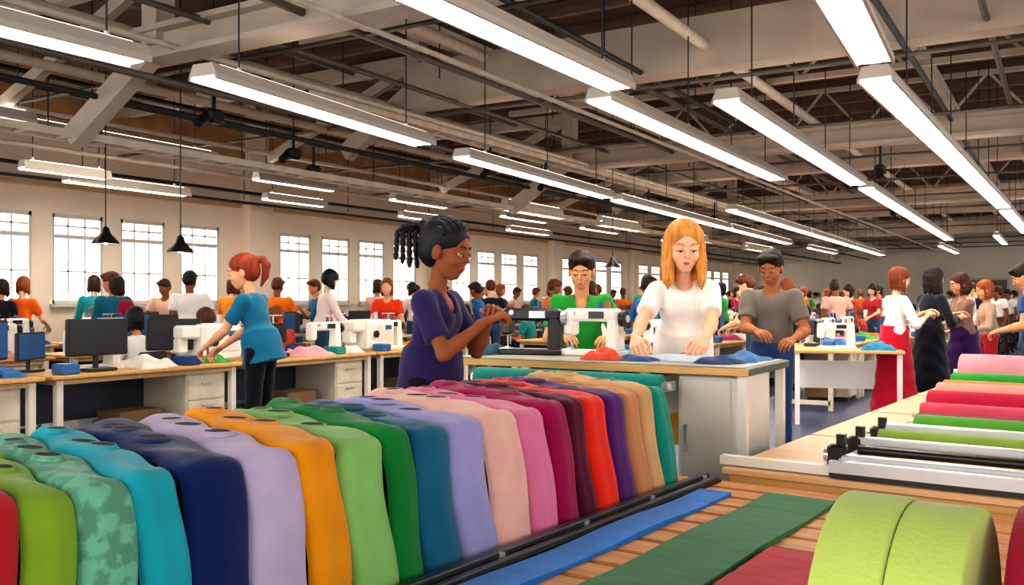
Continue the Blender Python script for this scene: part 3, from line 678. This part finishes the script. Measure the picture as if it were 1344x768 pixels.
mb.obj('fabric_spreading_machine','R')
mb=MB(); mb.box((0,0,.77),(1.1,.55,.03),WOOD,ch=.005)
for x in (-.5,.5):
    for y in (-.22,.22): mb.box((x,y,.38),(.05,.05,.76),WHITE)
mb.box((0,.22,.5),(1,.02,.3),WHITE); machine(mb,-.1,0,.785,.1,.85,WHITE); cloth(mb,.3,-.05,.785,.3,.3,.12,fab('#2a7fa0'),3); mb.obj('side_table',loc=(3.55,9.7,0),rz=-.3)
# ---------------------------------------------------------------- main people
person('woman_in_white_tshirt',1.06,5.66,172,h=1.80,hs=1.28,skin='#f4bd9c',hair='#d08c3e',top='#f8f2ec',bottom='#c9962a',style='long',
   hands=((.68,5.14,1.06),(1.06,5.04,1.04)),lean=9,pitch=14,hyaw=6,skirt=(1.0,.42,.24),vox=.011,sleeve=.72,tunic=.05)
person('woman_in_navy_tunic',-.40,4.56,-112,h=1.71,hs=1.28,skin='#9a5a3a',hair='#1a1a22',top='#33295a',bottom='#1b1a28',style='braids',
   hands=((-.13,4.36,1.20),(-.11,4.52,1.22)),lean=5,pitch=14,hyaw=0,vox=.011,sleeve=.72,tunic=.16,curl=.7,vneck=True)
person('woman_in_teal_scrubs',-2.03,7.40,78,h=1.70,hs=1.2,skin='#efb08a',hair='#92391a',top='#1c6f90',bottom='#15171f',style='pony',
   hands=((-2.42,7.66,.92),(-2.48,7.40,.93)),lean=13,pitch=14,hyaw=20,vox=.013,sleeve=.7,tunic=.14)
person('man_in_green_shirt',.53,7.0,176,h=1.68,hs=1.22,skin='#e0a075',hair='#2a1c18',top='#238f36',bottom='#23304c',style='short',fem=False,
   hands=((.36,6.66,1.04),(.72,6.68,1.03)),lean=8,pitch=18,hyaw=-6,vox=.013,sleeve=.75,vneck=True)
person('man_in_grey_tshirt',2.16,7.6,160,h=1.73,hs=1.18,skin='#a86c48',hair='#1a1614',top='#756d66',bottom='#2c4a78',style='short',fem=False,
   hands=((1.93,7.22,1.06),(2.22,7.2,1.0)),lean=10,pitch=22,hyaw=-10,vox=.013,sleeve=.7)
person('woman_in_red_skirt',4.10,9.8,-84,h=1.66,hs=1.1,skin='#f0bd98',hair='#7a3a1c',top='#f6f0ea',bottom='#c41c38',style='bob',
   hands=((4.42,9.7,1.15),(4.44,9.86,1.17)),lean=3,pitch=14,skirt=(1.05,.12,.25),vox=.015,sleeve=1.5)
person('woman_in_black_dress',4.66,10.2,-75,h=1.68,hs=1.1,skin='#e9b08c',hair='#241a1a',top='#232632',bottom='#1b1c26',style='long',
   hands=((4.98,10.12,1.12),(4.98,10.3,1.15)),lean=3,pitch=14,skirt=(1.05,.3,.23),vox=.015,sleeve=1.6)
person('woman_in_mauve_top',5.24,10.6,95,h=1.62,hs=1.1,skin='#e0a07c',hair='#4a2318',top='#98746a',bottom='#40205a',style='bob',
   hands=((4.97,10.5,1.05),(4.97,10.7,1.08)),lean=3,pitch=14,skirt=(1.05,.35,.24),vox=.016,sleeve=1.5)
person('woman_in_red_trousers',6.0,11.5,80,h=1.56,hs=1.1,skin='#e9b08c',hair='#9a5222',top='#c0a08a',bottom='#b8222c',style='bob',lean=3,pitch=15,vox=.018,sleeve=1.5)
person('man_in_blue_shirt',5.36,9.4,60,h=1.68,hs=1.1,skin='#d99a72',hair='#2a1c18',top='#1f4f8a',bottom='#16202e',style='short',fem=False,vox=.018)
# ---------------------------------------------------------------- background workers
BG=[(-4.83,11,0,'#9f1c40','bob'),(-4.35,10.7,60,'#1a6a84','short'),(-4.4,12,20,'#f0eeec','short'),(-6.1,12,0,'#e8661a','bob'),(-6.0,13.2,30,'#2297a0','bob'),(-6.7,12,10,'#1c1c24','bob'),
(-3.5,14,0,'#e8781a','short'),(-2.35,11.6,-60,'#f4e2de','bob'),(-2.15,13,180,'#f0441f','bob'),(-2.2,16,0,'#e8b0a0','bob'),(-.9,15,90,'#2a6ab0','short'),(-.34,15,0,'#1c2430','short'),
(2.1,14,0,'#2a9a44','bob'),(3.3,13.5,20,'#243a5c','bob'),(5.3,16,0,'#d9b0a0','short'),(6.0,17,90,'#b82a36','bob'),(.4,17,180,'#e88c22','bob'),(1.2,20,0,'#f0ece6','pony')]
HC=['#2a1a14','#5a2e1a','#16131a','#8a4a22','#3a241a']; SKN=['#e8b595','#c98a63','#8a5638','#f0c4a4']
ROWQ=[(-11.2,5),(-8.9,3.5),(-6.3,11),(-4.2,9.4),(-2.2,14.5),(.3,16),(2.6,16)]
used=[]
def snap(q,p):
    best=min(((abs(q-(r+sg*.82)),r,sg) for r,pm in ROWQ for sg in (1,-1)),key=lambda x:x[0])
    return best[1]+best[2]*.82,best[2]
protos=[]
def handpose(u,v,f,i):
    a=math.radians(f); F_=Vector((-math.sin(a),math.cos(a))); R_=Vector((math.cos(a),math.sin(a)))
    k_=i%4; out=[]
    for sd in (1,-1):
        fw,sdw,z_=[(.34,.12,1.02),(.30,.05,1.18),(.30 if sd>0 else .05,.2,1.08 if sd>0 else .80),(.36,.18,.95)][k_]
        p_=Vector((u,v))+F_*fw+R_*sd*sdw; out.append((p_.x,p_.y,z_))
    return tuple(out)
for i,(u,v,f,c,st) in enumerate(BG):
    q,p=W2B(u,v); q,sg=snap(q,p); u,v=B2W(q,p); used.append((q,p))
    o=person('factory_worker',u,v,f,h=1.60+.13*((i*7)%5)/5,hs=1.08,skin=SKN[i%4],hair=HC[i%5],top=c,bottom=['#232a3c','#1b1c24','#5a4a3a','#3a5578'][i%4],style=st,fem=st!='short',vox=.019 if 0 else .021,pitch=5+8*(i%4),hyaw=[0,25,-20,10][i%4],lean=2+4*(i%3),sleeve=[.7,1.6,.6][i%3],hands=handpose(u,v,f,i),skirt=(1.0,.45,.24) if (i%5==3 and st!='short') else None)
    protos.append(o.data)
sit=[]
for i,c in enumerate(['#f0eeec','#c8412f','#2f78b8','#e8932b','#2a8f8a','#9f2f63','#e9a9b0','#2f9f4a']):
    st=['bob','short','pony','long'][i%4]
    o=person('factory_worker',*B2W(-8.9+.82,6+2*i),58.8,h=1.66,hs=1.08,skin=SKN[(i+1)%4],hair=HC[(i+2)%5],top=c,bottom='#232a3c',style=st,fem=st!='short',vox=.021,pitch=8+6*(i%3),hyaw=[-20,0,25][i%3],lean=4+5*(i%3),sleeve=[.7,1.6][i%2],sit=True)
    sit.append(o.data); used.append((-8.9+.82,6+2*i)); place(CH[i%2],'work_chair','B',(-8.9+.82,6+2*i,0),math.pi/2)
rr=random.Random(5)
for r,pm in ROWQ:
    for sg in (1,-1):
        p=max(pm+1,9.5 if r>-7 else pm+1)+rr.uniform(0,1.2)
        while p<36:
            q=r+sg*.82
            if q<-12.2 or any(abs(q-a)<.7 and abs(p-b)<.8 for a,b in used) or (r==-2.2 and p<15): p+=.5; continue
            seated=rr.random()<.45; me=rr.choice(sit if seated else protos); th=math.pi/2 if sg>0 else -math.pi/2
            u,v=B2W(q,p); o=bpy.data.objects.new('factory_worker',me); S.collection.objects.link(o)
            o.matrix_world=Matrix.Translation((u,v,0))@Matrix.Rotation(th-YAW+(rr.uniform(-.3,.3) if seated else rr.uniform(-1.2,1.2)),4,'Z')@Matrix.Scale(.98,4)
            if seated: place(CH[rr.randrange(2)],'work_chair','B',(q,p,0),th)
            used.append((q,p)); p+=rr.uniform(.95,1.8)
# ---------------------------------------------------------------- light: overcast sky, brighter on the window side
w=bpy.data.worlds.new('sky'); S.world=w; w.use_nodes=True; nt=w.node_tree; bg=nt.nodes['Background']
tc=nt.nodes.new('ShaderNodeTexCoord'); sx=nt.nodes.new('ShaderNodeSeparateXYZ'); nt.links.new(tc.outputs['Generated'],sx.inputs[0])
mr=nt.nodes.new('ShaderNodeMapRange'); mr.inputs['From Min'].default_value=.1; mr.inputs['From Max'].default_value=-.6; mr.inputs['To Min'].default_value=1.55; mr.inputs['To Max'].default_value=4.2
nt.links.new(sx.outputs['X'],mr.inputs['Value']); nt.links.new(mr.outputs['Result'],bg.inputs['Strength'])
bg.inputs['Color'].default_value=(1.0,.95,.885,1)
# ---------------------------------------------------------------- camera
cd=bpy.data.cameras.new('camera'); cam=bpy.data.objects.new('camera',cd); S.collection.objects.link(cam)
cd.sensor_width=36; cd.lens=36*1200/1344; cd.shift_y=11/1344; cd.clip_end=300
cam.matrix_world=Matrix.Translation((0,0,H))@Matrix.Rotation(math.pi/2,4,'X'); S.camera=cam
R=Matrix.Rotation(YAW,4,'Z')
for o in list(S.collection.objects):
    if o.parent is None: o.matrix_world=R@o.matrix_world
S.view_settings.view_transform='Standard'; S.view_settings.exposure=0.5
for lk in ('Medium High Contrast','High Contrast'):
    try: S.view_settings.look=lk; break
    except Exception as e: print('look',e)
